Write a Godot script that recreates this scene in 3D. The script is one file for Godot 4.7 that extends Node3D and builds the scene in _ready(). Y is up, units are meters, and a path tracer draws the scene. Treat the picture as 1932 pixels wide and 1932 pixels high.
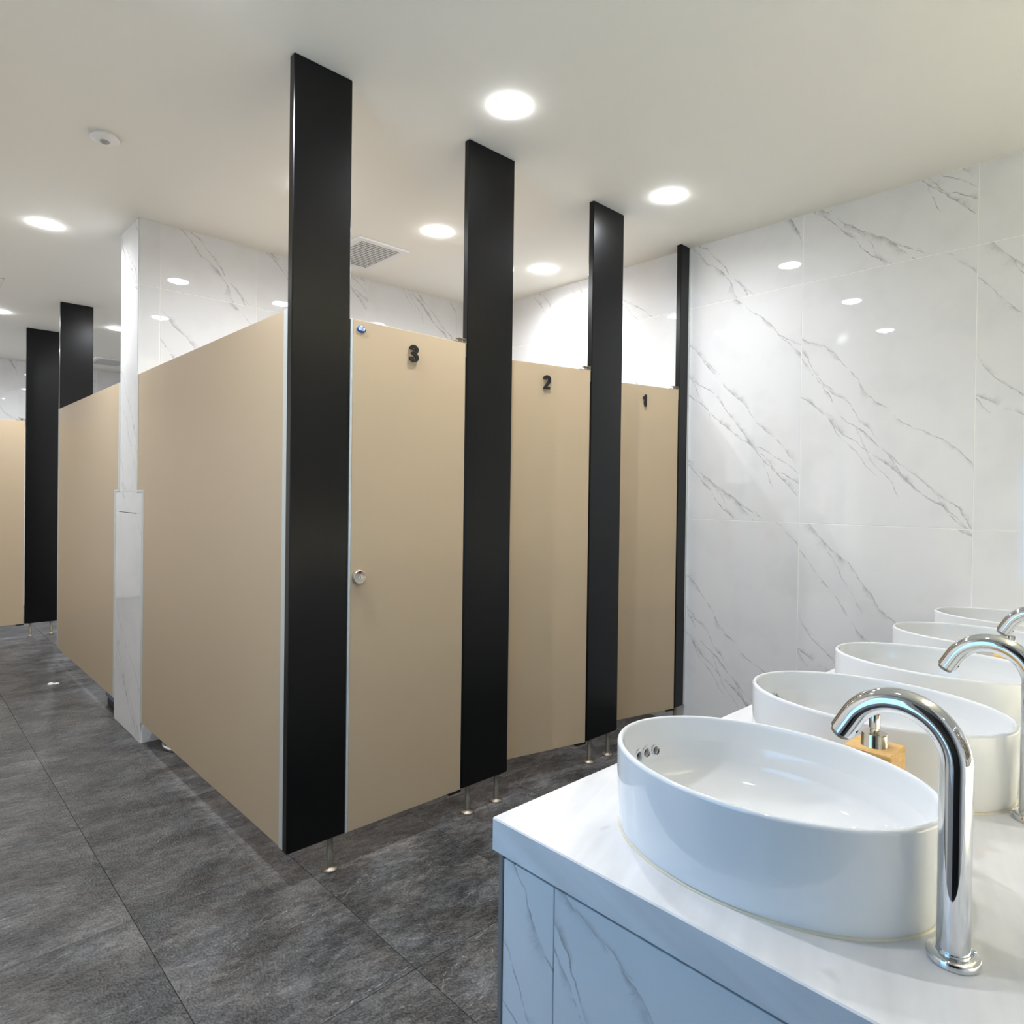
extends Node3D
# Washroom: a row of cubicles with black posts, a basin counter in front, marble walls, slate floor.
# World: x runs along the cubicle fronts, -z into the cubicles, y up, metres. Cubicle 3's outer front corner is the origin.

const H := 2.942          # ceiling
const WX := 2.551         # right wall face
const DZ := -1.976        # upper back wall face of the front row
const LEDGE := 1.395      # top of the pipe ledge
const TOP := 2.0575       # top of doors and panels
const GAP := 0.1224       # gap under doors and panels
const LAMP_ENERGY := 1.3
const LAMP_GLOW := 34.0

var M := {}
var taken := {}
var mesh_cache := {}

# ------------------------------------------------------------------ helpers
func numbered(called: String) -> String:
	if not taken.has(called):
		taken[called] = 0
		return called
	taken[called] += 1
	return "%s_%03d" % [called, taken[called]]

func thing(called: String, label: String, category: String, at := Vector3.ZERO, group := "") -> Node3D:
	var o := Node3D.new()
	o.name = numbered(called)
	add_child(o)
	o.position = at
	o.set_meta("label", label)
	o.set_meta("category", category)
	if group != "":
		o.set_meta("group", group)
	return o

func structure(called: String, label: String) -> Node3D:
	var o := Node3D.new()
	o.name = called
	add_child(o)
	o.set_meta("kind", "structure")
	o.set_meta("label", label)
	o.set_meta("category", called.get_slice("_", 0))
	return o

func part(called: String, mesh: Mesh, mat: Material, parent: Node, at := Vector3.ZERO) -> MeshInstance3D:
	var o := MeshInstance3D.new()
	o.name = called
	o.mesh = mesh
	o.material_override = mat
	o.position = at
	o.cast_shadow = GeometryInstance3D.SHADOW_CASTING_SETTING_ON
	parent.add_child(o, true)
	return o

func begin() -> SurfaceTool:
	var st := SurfaceTool.new()
	st.begin(Mesh.PRIMITIVE_TRIANGLES)
	return st

func vtx(st: SurfaceTool, p: Vector3, n: Vector3, uv := Vector2.ZERO) -> void:
	st.set_normal(n)
	st.set_uv(uv)
	st.add_vertex(p)

# a triangle with one outward normal per corner; wound clockwise as seen from outside
func tri(st: SurfaceTool, p: Array, n: Array, uv: Array) -> void:
	var c: Vector3 = (p[1] - p[0]).cross(p[2] - p[0])
	var m: Vector3 = n[0] + n[1] + n[2]
	var order := [0, 1, 2] if c.dot(m) < 0.0 else [0, 2, 1]
	for k in order:
		vtx(st, p[k], n[k], uv[k])

func quad(st: SurfaceTool, p: Array, n: Array, uv: Array) -> void:
	tri(st, [p[0], p[1], p[2]], [n[0], n[1], n[2]], [uv[0], uv[1], uv[2]])
	tri(st, [p[0], p[2], p[3]], [n[0], n[2], n[3]], [uv[0], uv[2], uv[3]])

# chamfered box centred on c, mapped through the plane across `axis` (0 x, 1 y, 2 z) into the rectangle r of the texture
func add_box(st: SurfaceTool, c: Vector3, s: Vector3, b := 0.0, axis := 2, r := Rect2(0, 0, 1, 1), turn := Basis.IDENTITY) -> void:
	var h := s * 0.5
	var uvof := func(p: Vector3) -> Vector2:
		var a := Vector2.ZERO
		if axis == 0: a = Vector2(p.z / s.z + 0.5, 0.5 - p.y / s.y)
		elif axis == 1: a = Vector2(p.x / s.x + 0.5, p.z / s.z + 0.5)
		else: a = Vector2(p.x / s.x + 0.5, 0.5 - p.y / s.y)
		return r.position + a * r.size
	var put := func(ps: Array, n: Vector3) -> void:
		var nn: Vector3 = (turn * n).normalized()
		var q := []
		var uv := []
		for p in ps:
			q.append(c + turn * p)
			uv.append(uvof.call(p))
		if ps.size() == 4:
			quad(st, q, [nn, nn, nn, nn], uv)
		else:
			tri(st, q, [nn, nn, nn], uv)
	for ax in 3:
		var u := (ax + 1) % 3
		var v := (ax + 2) % 3
		for sg in [-1.0, 1.0]:
			var ps := []
			for k in [[-1, -1], [1, -1], [1, 1], [-1, 1]]:
				var p := Vector3.ZERO
				p[ax] = sg * h[ax]
				p[u] = k[0] * (h[u] - b)
				p[v] = k[1] * (h[v] - b)
				ps.append(p)
			var n := Vector3.ZERO
			n[ax] = sg
			put.call(ps, n)
	if b <= 0.0:
		return
	for ax in 3:
		var u := (ax + 1) % 3
		var v := (ax + 2) % 3
		for su in [-1.0, 1.0]:
			for sv in [-1.0, 1.0]:
				var ps := []
				for k in [[-1, 0], [1, 0], [1, 1], [-1, 1]]:
					var p := Vector3.ZERO
					p[ax] = k[0] * (h[ax] - b)
					p[u] = su * (h[u] - (b if k[1] == 1 else 0.0))
					p[v] = sv * (h[v] - (0.0 if k[1] == 1 else b))
					ps.append(p)
				var n := Vector3.ZERO
				n[u] = su
				n[v] = sv
				put.call(ps, n)
	for sx in [-1.0, 1.0]:
		for sy in [-1.0, 1.0]:
			for sz in [-1.0, 1.0]:
				var sg := Vector3(sx, sy, sz)
				put.call([sg * Vector3(h.x, h.y - b, h.z - b), sg * Vector3(h.x - b, h.y, h.z - b), sg * Vector3(h.x - b, h.y - b, h.z)], sg)

func box_mesh(s: Vector3, b := 0.0, axis := 2, r := Rect2(0, 0, 1, 1)) -> ArrayMesh:
	var key := str([s.snapped(Vector3.ONE * 0.0001), b, axis, r])
	if not mesh_cache.has(key):
		var st := begin()
		add_box(st, Vector3.ZERO, s, b, axis, r)
		mesh_cache[key] = st.commit()
	return mesh_cache[key]

func box_from(called: String, lo: Vector3, hi: Vector3, b: float, mat: Material, parent: Node, axis := 2, r := Rect2(0, 0, 1, 1)) -> MeshInstance3D:
	return part(called, box_mesh(hi - lo, b, axis, r), mat, parent, (lo + hi) * 0.5)

# surface of revolution round y; prof: Vector2(radius, height) from bottom to top or round the section; normals from the profile, split where it turns sharply
func add_lathe(st: SurfaceTool, c: Vector3, prof: Array, segs := 40, sx := 1.0, sz := 1.0, turn := Basis.IDENTITY) -> void:
	var np := prof.size()
	var nrm := []
	for i in np - 1:
		var d: Vector2 = (prof[i + 1] - prof[i]).normalized()
		nrm.append(Vector2(d.y, -d.x))
	for i in np - 1:
		var n0: Vector2 = nrm[i]
		var n1: Vector2 = nrm[i]
		if i > 0 and nrm[i - 1].dot(nrm[i]) > 0.55: n0 = (nrm[i - 1] + nrm[i]).normalized()
		if i < np - 2 and nrm[i + 1].dot(nrm[i]) > 0.55: n1 = (nrm[i + 1] + nrm[i]).normalized()
		for k in segs:
			var a0 := TAU * k / segs
			var a1 := TAU * (k + 1) / segs
			var ps := []
			var ns := []
			for e in [[a0, i, n0], [a1, i, n0], [a1, i + 1, n1], [a0, i + 1, n1]]:
				var q: Vector2 = prof[e[1]]
				ps.append(c + turn * Vector3(cos(e[0]) * q.x * sx, q.y, sin(e[0]) * q.x * sz))
				ns.append((turn * Vector3(cos(e[0]) * e[2].x / sx, e[2].y, sin(e[0]) * e[2].x / sz)).normalized())
			var uv := [Vector2.ZERO, Vector2.RIGHT, Vector2.ONE, Vector2.DOWN]
			if prof[i].x < 1e-6:
				tri(st, [ps[0], ps[2], ps[3]], [ns[0], ns[2], ns[3]], [uv[0], uv[2], uv[3]])
			elif prof[i + 1].x < 1e-6:
				tri(st, [ps[0], ps[1], ps[2]], [ns[0], ns[1], ns[2]], [uv[0], uv[1], uv[2]])
			else:
				quad(st, ps, ns, uv)

func lathe_mesh(prof: Array, segs := 40) -> ArrayMesh:
	var st := begin()
	add_lathe(st, Vector3.ZERO, prof, segs)
	return st.commit()

# round tube along a path in a plane of constant x
func add_tube(st: SurfaceTool, pts: Array, rad: Array, segs := 32) -> void:
	var n := pts.size()
	var side := Vector3.RIGHT
	var rings := []
	for i in n:
		var d: Vector3 = (pts[mini(i + 1, n - 1)] - pts[maxi(i - 1, 0)]).normalized()
		var up: Vector3 = d.cross(side).normalized()
		var ring := []
		for k in segs + 1:
			var a := TAU * k / segs
			var m: Vector3 = side * cos(a) + up * sin(a)
			ring.append([pts[i] + m * rad[i], m])
		rings.append(ring)
	for i in n - 1:
		for k in segs:
			var e := [rings[i][k], rings[i][k + 1], rings[i + 1][k + 1], rings[i + 1][k]]
			quad(st, [e[0][0], e[1][0], e[2][0], e[3][0]], [e[0][1], e[1][1], e[2][1], e[3][1]], [Vector2.ZERO, Vector2.RIGHT, Vector2.ONE, Vector2.DOWN])
	for e in [0, n - 1]:
		var d: Vector3 = (pts[1] - pts[0]).normalized() * -1.0 if e == 0 else (pts[n - 1] - pts[n - 2]).normalized()
		for k in segs:
			tri(st, [pts[e], rings[e][k][0], rings[e][k + 1][0]], [d, d, d], [Vector2.ZERO, Vector2.ZERO, Vector2.ZERO])

# ------------------------------------------------------------------ materials
func mat(c: Color, rough: float, metal := 0.0, spec := 0.5) -> StandardMaterial3D:
	var m := StandardMaterial3D.new()
	m.albedo_color = c
	m.roughness = rough
	m.metallic = metal
	m.metallic_specular = spec
	return m

func glow(c: Color, energy: float) -> StandardMaterial3D:
	var m := mat(Color(0.9, 0.9, 0.9), 0.5)
	m.emission_enabled = true
	m.emission = c
	m.emission_energy_multiplier = energy
	return m

# one large format tile of white marble: veins drawn as wandering paths that run down to the right,
# each a fine dark line with a soft grey band feathered out to one side
func marble_image(rng_seed: int, w: int, h: int, veins: int) -> Image:
	var rng := RandomNumberGenerator.new()
	rng.seed = rng_seed
	var nz := FastNoiseLite.new()
	nz.seed = rng_seed
	nz.noise_type = FastNoiseLite.TYPE_SIMPLEX
	nz.frequency = 1.0
	var dark := PackedFloat32Array()
	dark.resize(w * h)
	var warm := PackedFloat32Array()
	warm.resize(w * h)
	var paths := []
	for k in veins:
		var start := Vector2(rng.randf_range(-0.45, 0.95) * w, -10.0)
		if k % 2 == 1:
			start = Vector2(-10.0, rng.randf_range(0.05, 0.8) * h)
		paths.append([start, rng.randf_range(0.62, 0.90), rng.randf_range(0.55, 1.0), rng.randf_range(0.6, 1.5), rng.randf() * 100.0, 99999, 1.0 if rng.randf() < 0.5 else -1.0])
	var at := 0
	while at < paths.size():
		var pth: Array = paths[at]
		at += 1
		var p: Vector2 = pth[0]
		var s: float = pth[4]
		var left: int = pth[5]
		var whole := float(left)
		var step := 0.0
		while p.x < w + 12 and p.y < h + 12 and left > 0:
			left -= 1
			step += 0.6
			var ang: float = pth[1] + 0.42 * nz.get_noise_1d(s + step * 0.004) + 0.30 * nz.get_noise_1d(s + 40 + step * 0.02) + 0.55 * nz.get_noise_1d(s + 70 + step * 0.07)
			var d := Vector2(cos(ang), sin(ang))
			p += d * 0.6
			var n: Vector2 = Vector2(d.y, -d.x) * pth[6]
			var tail := minf(1.0, left / 60.0) if whole < 90000 else 1.0
			var fade: float = clampf(0.45 + 1.1 * nz.get_noise_1d(s + 90 + step * 0.008), 0.0, 1.0) * tail
			var wide: float = maxf(1.5, 12.0 + 30.0 * nz.get_noise_1d(s + 150 + step * 0.007)) * pth[3]
			var t := -1.2
			while t <= wide:
				var q: Vector2 = p + n * t
				var ix := int(q.x)
				var iy := int(q.y)
				if ix >= 0 and iy >= 0 and ix < w and iy < h:
					var f: float = pow(1.0 - maxf(t, 0.0) / wide, 1.4)
					var a: float = 0.30 * pth[2] * fade * f * (0.75 + 0.6 * nz.get_noise_2d(q.x * 0.03 + s, q.y * 0.03))
					var i := iy * w + ix
					if a > dark[i]:
						dark[i] = a
						warm[i] = 0.35
				t += 0.7
			var thin: float = clampf(0.10 + 1.2 * nz.get_noise_1d(s + 300 + step * 0.013), 0.0, 1.0) * pth[2] * tail
			if thin > 0.02:
				for t2 in [-0.9, -0.3, 0.3, 0.9]:
					var q: Vector2 = p + n * t2
					var ix := int(q.x)
					var iy := int(q.y)
					if ix >= 0 and iy >= 0 and ix < w and iy < h:
						var i := iy * w + ix
						var a: float = (0.08 + 0.42 * thin) * (1.0 - 0.55 * absf(t2))
						if a > dark[i]:
							dark[i] = a
							warm[i] = maxf(0.0, 2.0 * nz.get_noise_1d(s + 400 + step * 0.01))
			if whole > 90000 and rng.randf() < 0.0013 and paths.size() < veins * 3:
				paths.append([p, pth[1] + rng.randf_range(-0.35, 0.35), pth[2] * 0.75, rng.randf_range(0.15, 0.5), rng.randf() * 100.0, rng.randi_range(150, 600), -pth[6]])
	var cloud := noise_bytes(rng_seed + 5, w, h, 0.004, 3)
	var bytes := PackedByteArray()
	bytes.resize(w * h * 3)
	for i in w * h:
		var v := 1.0 - dark[i] - maxf(0.0, cloud[i] / 255.0 - 0.55) * 0.05
		bytes[i * 3] = int(clampf((v + warm[i] * dark[i] * 0.16) * 228.0, 0, 255))
		bytes[i * 3 + 1] = int(clampf((v + warm[i] * dark[i] * 0.06) * 228.0, 0, 255))
		bytes[i * 3 + 2] = int(clampf(v * 228.0, 0, 255))
	return Image.create_from_data(w, h, false, Image.FORMAT_RGB8, bytes)

func noise_bytes(rng_seed: int, w: int, h: int, freq: float, oct: int, stretch_x := 1, stretch_y := 1, kind := FastNoiseLite.FRACTAL_FBM) -> PackedByteArray:
	var n := FastNoiseLite.new()
	n.seed = rng_seed
	n.noise_type = FastNoiseLite.TYPE_SIMPLEX_SMOOTH
	n.frequency = freq
	n.fractal_type = kind
	n.fractal_octaves = oct
	var im := n.get_image(w / stretch_x, h / stretch_y)
	im.convert(Image.FORMAT_L8)
	if stretch_x > 1 or stretch_y > 1:
		im.resize(w, h, Image.INTERPOLATE_CUBIC)
	return im.get_data()

# slate: [colour image, height image], 2.4 m a side; the layers of the stone run along x
func slate_images(size: int) -> Array:
	var big := noise_bytes(11, size, size, 0.0035, 3)
	var mid := noise_bytes(12, size, size, 0.010, 5, 2, 1)
	var plates := noise_bytes(18, size, size, 0.006, 4, 2, 1)
	var lump := noise_bytes(13, size, size, 0.045, 4, 2, 1)
	var fine := noise_bytes(14, size, size, 0.13, 3)
	var hue := noise_bytes(17, size, size, 0.004, 2)
	# pale scratches and cleft lines
	var line := PackedFloat32Array()
	line.resize(size * size)
	var rng := RandomNumberGenerator.new()
	rng.seed = 77
	var nz := FastNoiseLite.new()
	nz.seed = 5
	nz.frequency = 1.0
	for k in 150:
		var p := Vector2(rng.randf() * size, rng.randf() * size)
		var base := rng.randf_range(-0.45, 0.45) + (PI if rng.randf() < 0.5 else 0.0)
		var n := rng.randi_range(40, 330)
		var strength := rng.randf_range(0.25, 1.0)
		var ph := rng.randf() * 500.0
		for e in n:
			var ang: float = base + 0.9 * nz.get_noise_1d(ph + e * 0.015) + 0.8 * nz.get_noise_1d(ph + 99 + e * 0.09)
			p += Vector2(cos(ang), sin(ang))
			var ix := int(p.x)
			var iy := int(p.y)
			if ix > 0 and iy > 0 and ix < size - 1 and iy < size - 1:
				var a: float = strength * clampf(0.3 + 1.2 * nz.get_noise_1d(ph + 200 + e * 0.06), 0.0, 1.0) * minf(1.0, minf(e, n - e) / 20.0)
				line[iy * size + ix] = maxf(line[iy * size + ix], a)
				line[iy * size + size + ix] = maxf(line[iy * size + size + ix], a * 0.8)
				line[iy * size - size + ix] = maxf(line[iy * size - size + ix], a * 0.5)
	var col := PackedByteArray()
	col.resize(size * size * 3)
	var hgt := PackedByteArray()
	hgt.resize(size * size)
	for i in size * size:
		var b := big[i] / 255.0 - 0.5
		var m := mid[i] / 255.0 - 0.5
		var u := lump[i] / 255.0 - 0.5
		var f := fine[i] / 255.0 - 0.5
		# cleft plates with abrupt edges
		var terr := (plates[i] / 255.0) * 4.0
		var lev := floorf(terr)
		var k := smoothstep(0.0, 0.05, terr - lev)
		var plate := (lev + k) / 4.0 - 0.5
		var v := SLATE_TONE + 30.0 * b + 36.0 * m + 40.0 * plate + 44.0 * u + 56.0 * f + 110.0 * line[i]
		var w := (hue[i] / 255.0 - 0.5) * 5.0
		col[i * 3] = int(clampf(v + w + 0.6, 12, 255))
		col[i * 3 + 1] = int(clampf(v - 0.3, 12, 255))
		col[i * 3 + 2] = int(clampf(v - w - 0.8, 12, 255))
		hgt[i] = int(clampf(128.0 + 70.0 * plate + 60.0 * m + 75.0 * u + 60.0 * f + 30.0 * line[i], 0, 255))
	var ci := Image.create_from_data(size, size, false, Image.FORMAT_RGB8, col)
	var hi := Image.create_from_data(size, size, false, Image.FORMAT_L8, hgt)
	return [ci, hi]

const SLATE_TONE := 71.0

func quartz_image(w: int, h: int) -> Image:
	var a := noise_bytes(31, w, h, 0.006, 5, 1, 1)
	var s := noise_bytes(32, w, h, 0.03, 4, 8, 1)
	var r := noise_bytes(33, w, h, 0.006, 4, 2, 1, FastNoiseLite.FRACTAL_RIDGED)
	var bytes := PackedByteArray()
	bytes.resize(w * h * 3)
	for y in h:
		for x in w:
			var i := y * w + x
			# the streaks run askew across the slab
			var j := ((y + x / 3) % h) * w + x
			var v := 217.0 + 14.0 * (a[i] / 255.0 - 0.5) + 18.0 * (s[j] / 255.0 - 0.5) - maxf(0.0, r[j] / 255.0 - 0.88) * 150.0
			bytes[i * 3] = int(clampf(v, 0, 255))
			bytes[i * 3 + 1] = int(clampf(v, 0, 255))
			bytes[i * 3 + 2] = int(clampf(v + 1.0, 0, 255))
	return Image.create_from_data(w, h, false, Image.FORMAT_RGB8, bytes)

func wood_image(w: int, h: int) -> Image:
	var a := noise_bytes(41, w, h, 0.05, 4, 8, 1)
	var b := noise_bytes(42, w, h, 0.012, 2, 4, 1)
	var bytes := PackedByteArray()
	bytes.resize(w * h * 3)
	for i in w * h:
		var v := (a[i] / 255.0 - 0.5) * 0.35 + sin(b[i] * 0.22) * 0.10
		bytes[i * 3] = int(clampf(224.0 + 55.0 * v, 0, 255))
		bytes[i * 3 + 1] = int(clampf(180.0 + 75.0 * v, 0, 255))
		bytes[i * 3 + 2] = int(clampf(112.0 + 80.0 * v, 0, 255))
	return Image.create_from_data(w, h, false, Image.FORMAT_RGB8, bytes)

func make_materials() -> void:
	M.marble = []
	for k in 5:
		var m := mat(Color.WHITE, 0.012, 0.0, 0.5)
		m.albedo_texture = ImageTexture.create_from_image(marble_image(101 + k * 7, 640, 1037, 5 + k % 2))
		M.marble.append(m)
	M.grout = mat(Color(0.97, 0.965, 0.94), 0.7)
	var sl := slate_images(1792)
	var f := mat(Color.WHITE, 0.42, 0.0, 0.5)
	f.albedo_texture = ImageTexture.create_from_image(sl[0])
	f.heightmap_enabled = true
	f.heightmap_texture = ImageTexture.create_from_image(sl[1])
	f.heightmap_scale = 0.8
	M.slate = f
	M.floor_grout = mat(Color(0.20, 0.195, 0.19), 0.85)
	M.ceiling = mat(Color(0.975, 0.965, 0.93), 0.75, 0.0, 0.3)  # warm tint stands in for warm light cast on the ceiling
	M.plaster = mat(Color(0.93, 0.925, 0.91), 0.7, 0.0, 0.3)
	M.bounce_grey = mat(Color(0.66, 0.68, 0.70), 0.6, 0.0, 0.3)  # grey added on the unseen wall so less white light bounces back
	M.beige = mat(Color(0.745, 0.668, 0.557), 0.38, 0.0, 0.45)
	M.beige_edge = mat(Color(0.80, 0.74, 0.66), 0.45)
	M.black = mat(Color(0.014, 0.014, 0.017), 0.29, 0.0, 0.41)
	M.digit = mat(Color(0.03, 0.03, 0.03), 0.4)
	M.alu = mat(Color(0.80, 0.82, 0.81), 0.4, 0.25)
	M.pvc = mat(Color(0.84, 0.86, 0.87), 0.4)
	M.chrome = mat(Color(0.86, 0.87, 0.88), 0.045, 1.0)
	M.steel = mat(Color(0.56, 0.53, 0.48), 0.45, 1.0)
	M.brushed = mat(Color(0.78, 0.75, 0.70), 0.34, 0.9)
	M.dark_steel = mat(Color(0.52, 0.50, 0.48), 0.5, 0.1)
	M.black_plastic = mat(Color(0.05, 0.05, 0.05), 0.5)
	M.ceramic = mat(Color(0.90, 0.905, 0.905), 0.02, 0.0, 0.56)
	M.sealant = mat(Color(0.86, 0.83, 0.74), 0.5)
	M.hole = mat(Color(0.10, 0.12, 0.12), 0.5)
	M.quartz = mat(Color.WHITE, 0.22, 0.0, 0.5)
	M.quartz.albedo_texture = ImageTexture.create_from_image(quartz_image(1600, 1600))
	M.quartz.uv1_triplanar = true
	M.quartz.uv1_world_triplanar = true
	M.quartz.uv1_scale = Vector3(0.33, 0.33, 0.33)
	M.quartz.uv1_offset = Vector3(0.132, 0.30, 0.604)
	M.wood = mat(Color.WHITE, 0.5)
	M.wood.albedo_texture = ImageTexture.create_from_image(wood_image(256, 256))
	M.pump = mat(Color(0.80, 0.77, 0.70), 0.16, 1.0)
	M.cabinet = mat(Color(0.25, 0.25, 0.25), 0.6)
	M.lamp = glow(Color(0.97, 0.98, 1.0), LAMP_GLOW)
	M.white_plastic = mat(Color(0.95, 0.95, 0.94), 0.4)
	M.lens = mat(Color(0.62, 0.63, 0.63), 0.4)
	M.vent_dark = mat(Color(0.03, 0.03, 0.03), 0.9)
	M.mirror = mat(Color(0.93, 0.94, 0.94), 0.01, 1.0)
	M.led = glow(Color(1.0, 0.96, 0.82), 8.0)
	M.day = glow(Color(0.36, 0.70, 1.0), 1.1)
	M.charcoal = mat(Color(0.10, 0.10, 0.11), 0.4)
	M.red = mat(Color(0.55, 0.03, 0.03), 0.35)
	M.badge = mat(Color(0.08, 0.36, 0.68), 0.3)
	M.badge_print = mat(Color(0.92, 0.93, 0.94), 0.4)
	M.bin_blue = mat(Color(0.36, 0.40, 0.52), 0.4)
	M.speck_white = mat(Color(0.95, 0.95, 0.95), 0.7)

# ------------------------------------------------------------------ setting
# tiles of a wall face. axis 0: face across x, runs along z; axis 2: face across z, runs along x. `out` is the sign of the way the face looks.
func tile_face(parent: Node3D, axis: int, at: float, out: float, u_cuts: Array, y_cuts: Array, y_base := 0.0, first := 0) -> void:
	var t := 0.008
	var g := 0.0017
	for i in u_cuts.size() - 1:
		for j in y_cuts.size() - 1:
			var u0: float = u_cuts[i]
			var u1: float = u_cuts[i + 1]
			var y0: float = y_cuts[j]
			var y1: float = y_cuts[j + 1]
			# part of a whole 0.80 x 1.296 tile: cut tiles show part of the pattern
			var fw := minf(1.0, (u1 - u0) / 0.80)
			var fh := minf(1.0, (y1 - y0) / 1.296)
			var r := Rect2(1.0 - fw if i == 0 else 0.0, 1.0 - fh if y1 > H - 0.01 else 0.0, fw, fh)
			var variant: int = (i * 2 + j * 3 + first) % 5
			var s := Vector3(t, y1 - y0 - 2 * g, u1 - u0 - 2 * g) if axis == 0 else Vector3(u1 - u0 - 2 * g, y1 - y0 - 2 * g, t)
			var c := Vector3(at - out * t * 0.5, (y0 + y1) * 0.5, (u0 + u1) * 0.5) if axis == 0 else Vector3((u0 + u1) * 0.5, (y0 + y1) * 0.5, at - out * t * 0.5)
			part("tile", box_mesh(s, 0.0007, axis, r), M.marble[variant], parent, c)

func cuts(lo: float, hi: float, through: float, pitch: float) -> Array:
	var out := [lo]
	var x := through - pitch * ceilf((through - lo) / pitch) 
	while x < hi - 0.02:
		if x > lo + 0.02:
			out.append(x)
		x += pitch
	out.append(hi)
	return out

func build_setting() -> void:
	var yc := [0.0, 1.2747, 2.5712, H]
	# floor
	var fl := structure("floor", "dark grey slate tile floor with thin dark joints")
	box_from("grout_bed", Vector3(-2.0, -0.12, -8.0), Vector3(2.85, -0.0035, 3.6), 0.0, M.floor_grout, fl)
	var rng := RandomNumberGenerator.new()
	rng.seed = 7
	var px := 0.5424
	var pz := 0.8125
	var variants := []
	for k in 14:
		var r := Rect2(rng.randf_range(0.0, 1.0 - px / 2.4), rng.randf_range(0.0, 1.0 - pz / 2.4), px / 2.4, pz / 2.4)
		if rng.randf() < 0.5:
			r = Rect2(r.position + r.size, -r.size)
		variants.append(box_mesh(Vector3(px - 0.0016, 0.012, pz - 0.0016), 0.0006, 1, r))
	var last := -1
	for i in range(-3, 6):
		for j in range(-9, 5):
			var x0 := -0.4337 + px * i
			var z0 := -0.1771 + pz * j
			if x0 + px < -1.75 or x0 > WX or z0 > 3.4 or z0 + pz < -7.75:
				continue
			var k := rng.randi_range(0, 13)
			if k == last:
				k = (k + 5) % 14
			last = k
			part("floor_tile", variants[k], M.slate, fl, Vector3(x0 + px * 0.5, -0.006, z0 + pz * 0.5))
	# ceiling
	var ce := structure("ceiling", "smooth white painted plaster ceiling")
	box_from("plaster", Vector3(-2.0, H, -8.0), Vector3(2.85, H + 0.15, 3.6), 0.0, M.ceiling, ce)
	# right wall
	var wr := structure("wall_right", "glossy white marble tiled wall beyond the basins")
	box_from("backing", Vector3(WX + 0.0012, 0, -8.0), Vector3(2.85, H, 3.6), 0.0, M.grout, wr)
	tile_face(wr, 0, WX, -1.0, cuts(-7.7, 2.72, 0.697, 0.8004), yc)
	# wall between the two back-to-back rows
	var wm := structure("wall_middle", "marble tiled wall behind the cubicles with a deeper lower half")
	box_from("backing", Vector3(0.0092, 0, -2.34 + 0.0012), Vector3(WX, H, DZ - 0.0012), 0.0, M.grout, wm)
	box_from("ledge_backing", Vector3(0.0092, 0, -2.43 + 0.0012), Vector3(WX, LEDGE - 0.009, -1.862 - 0.0012), 0.0, M.grout, wm)
	tile_face(wm, 2, DZ, 1.0, [0.0165, 0.122, 0.678, 1.478, 2.278, WX], [LEDGE, 2.5712, H], 0.0, 1)
	tile_face(wm, 2, -1.862, 1.0, [0.0165, 0.122, 0.678, 1.478, 2.278, WX], [0.0, 1.2747, LEDGE], 0.0, 3)
	tile_face(wm, 2, -2.34, -1.0, [0.0165, 0.678, 1.478, 2.278, WX], [LEDGE, 2.5712, H], 0.0, 2)
	tile_face(wm, 2, -2.43, -1.0, [0.0165, 0.678, 1.478, 2.278, WX], [0.0, 1.2747, LEDGE], 0.0, 2)
	tile_face(wm, 0, 0.008, -1.0, [-2.332, -1.984], [LEDGE, 2.5712, H], 0.0, 2)
	tile_face(wm, 0, 0.008, -1.0, [-2.422, -1.870], [0.0, 1.2747, LEDGE], 0.0, 0)
	box_from("ledge_top", Vector3(0.012, LEDGE - 0.01, -1.986), Vector3(WX, LEDGE, -1.860), 0.001, M.pvc, wm)
	box_from("ledge_top", Vector3(0.012, LEDGE - 0.01, -2.432), Vector3(WX, LEDGE, -2.330), 0.001, M.pvc, wm)
	for c in [[-1.980, LEDGE, H], [-2.336, LEDGE, H], [-1.866, 0.0, LEDGE], [-2.426, 0.0, LEDGE]]:
		box_from("corner_trim", Vector3(0.0072, c[1], c[0] - 0.0045), Vector3(0.016, c[2], c[0] + 0.0045), 0.002, M.pvc, wm)
	# far wall behind the third row
	var wb := structure("wall_back", "far marble tiled wall behind the third row of cubicles")
	box_from("backing", Vector3(-2.0, 0, -8.0), Vector3(2.85, H, -7.7012), 0.0, M.grout, wb)
	tile_face(wb, 2, -7.7, 1.0, cuts(-1.75, WX, 0.15, 0.8004), yc, 0.0, 1)
	# left wall with the window and the charcoal stand-in for a dark doorway
	var wl := structure("wall_left", "painted wall, white with a grey stretch added to cut bounced light, opposite the basin counter end")
	box_from("plaster", Vector3(-2.0, 0, -8.0), Vector3(-1.50, H, 0.95), 0.0, M.plaster, wl)
	box_from("plaster", Vector3(-2.0, 0, 1.75), Vector3(-1.50, H, 3.6), 0.0, M.bounce_grey, wl)
	box_from("plaster", Vector3(-2.0, 0, 0.95), Vector3(-1.50, 0.55, 1.75), 0.0, M.bounce_grey, wl)
	box_from("plaster", Vector3(-2.0, 1.85, 0.95), Vector3(-1.50, H, 1.75), 0.0, M.bounce_grey, wl)
	var wi := structure("window_1", "frosted daylit window with white frame in the left wall")
	for e in [[0.55, 0.60, 0.95, 1.75], [1.80, 1.85, 0.95, 1.75], [0.60, 1.80, 0.95, 1.00], [0.60, 1.80, 1.70, 1.75], [0.60, 1.80, 1.33, 1.37]]:
		box_from("frame", Vector3(-1.65, e[0], e[2]), Vector3(-1.59, e[1], e[3]), 0.003, M.white_plastic, wi)
	for e in [[1.00, 1.33], [1.37, 1.70]]:
		box_from("pane", Vector3(-1.635, 0.60, e[0]), Vector3(-1.625, 1.80, e[1]), 0.0, M.day, wi)
	var dr := structure("door_1", "unseen charcoal door standing in for a dark doorway in the left wall")
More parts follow.
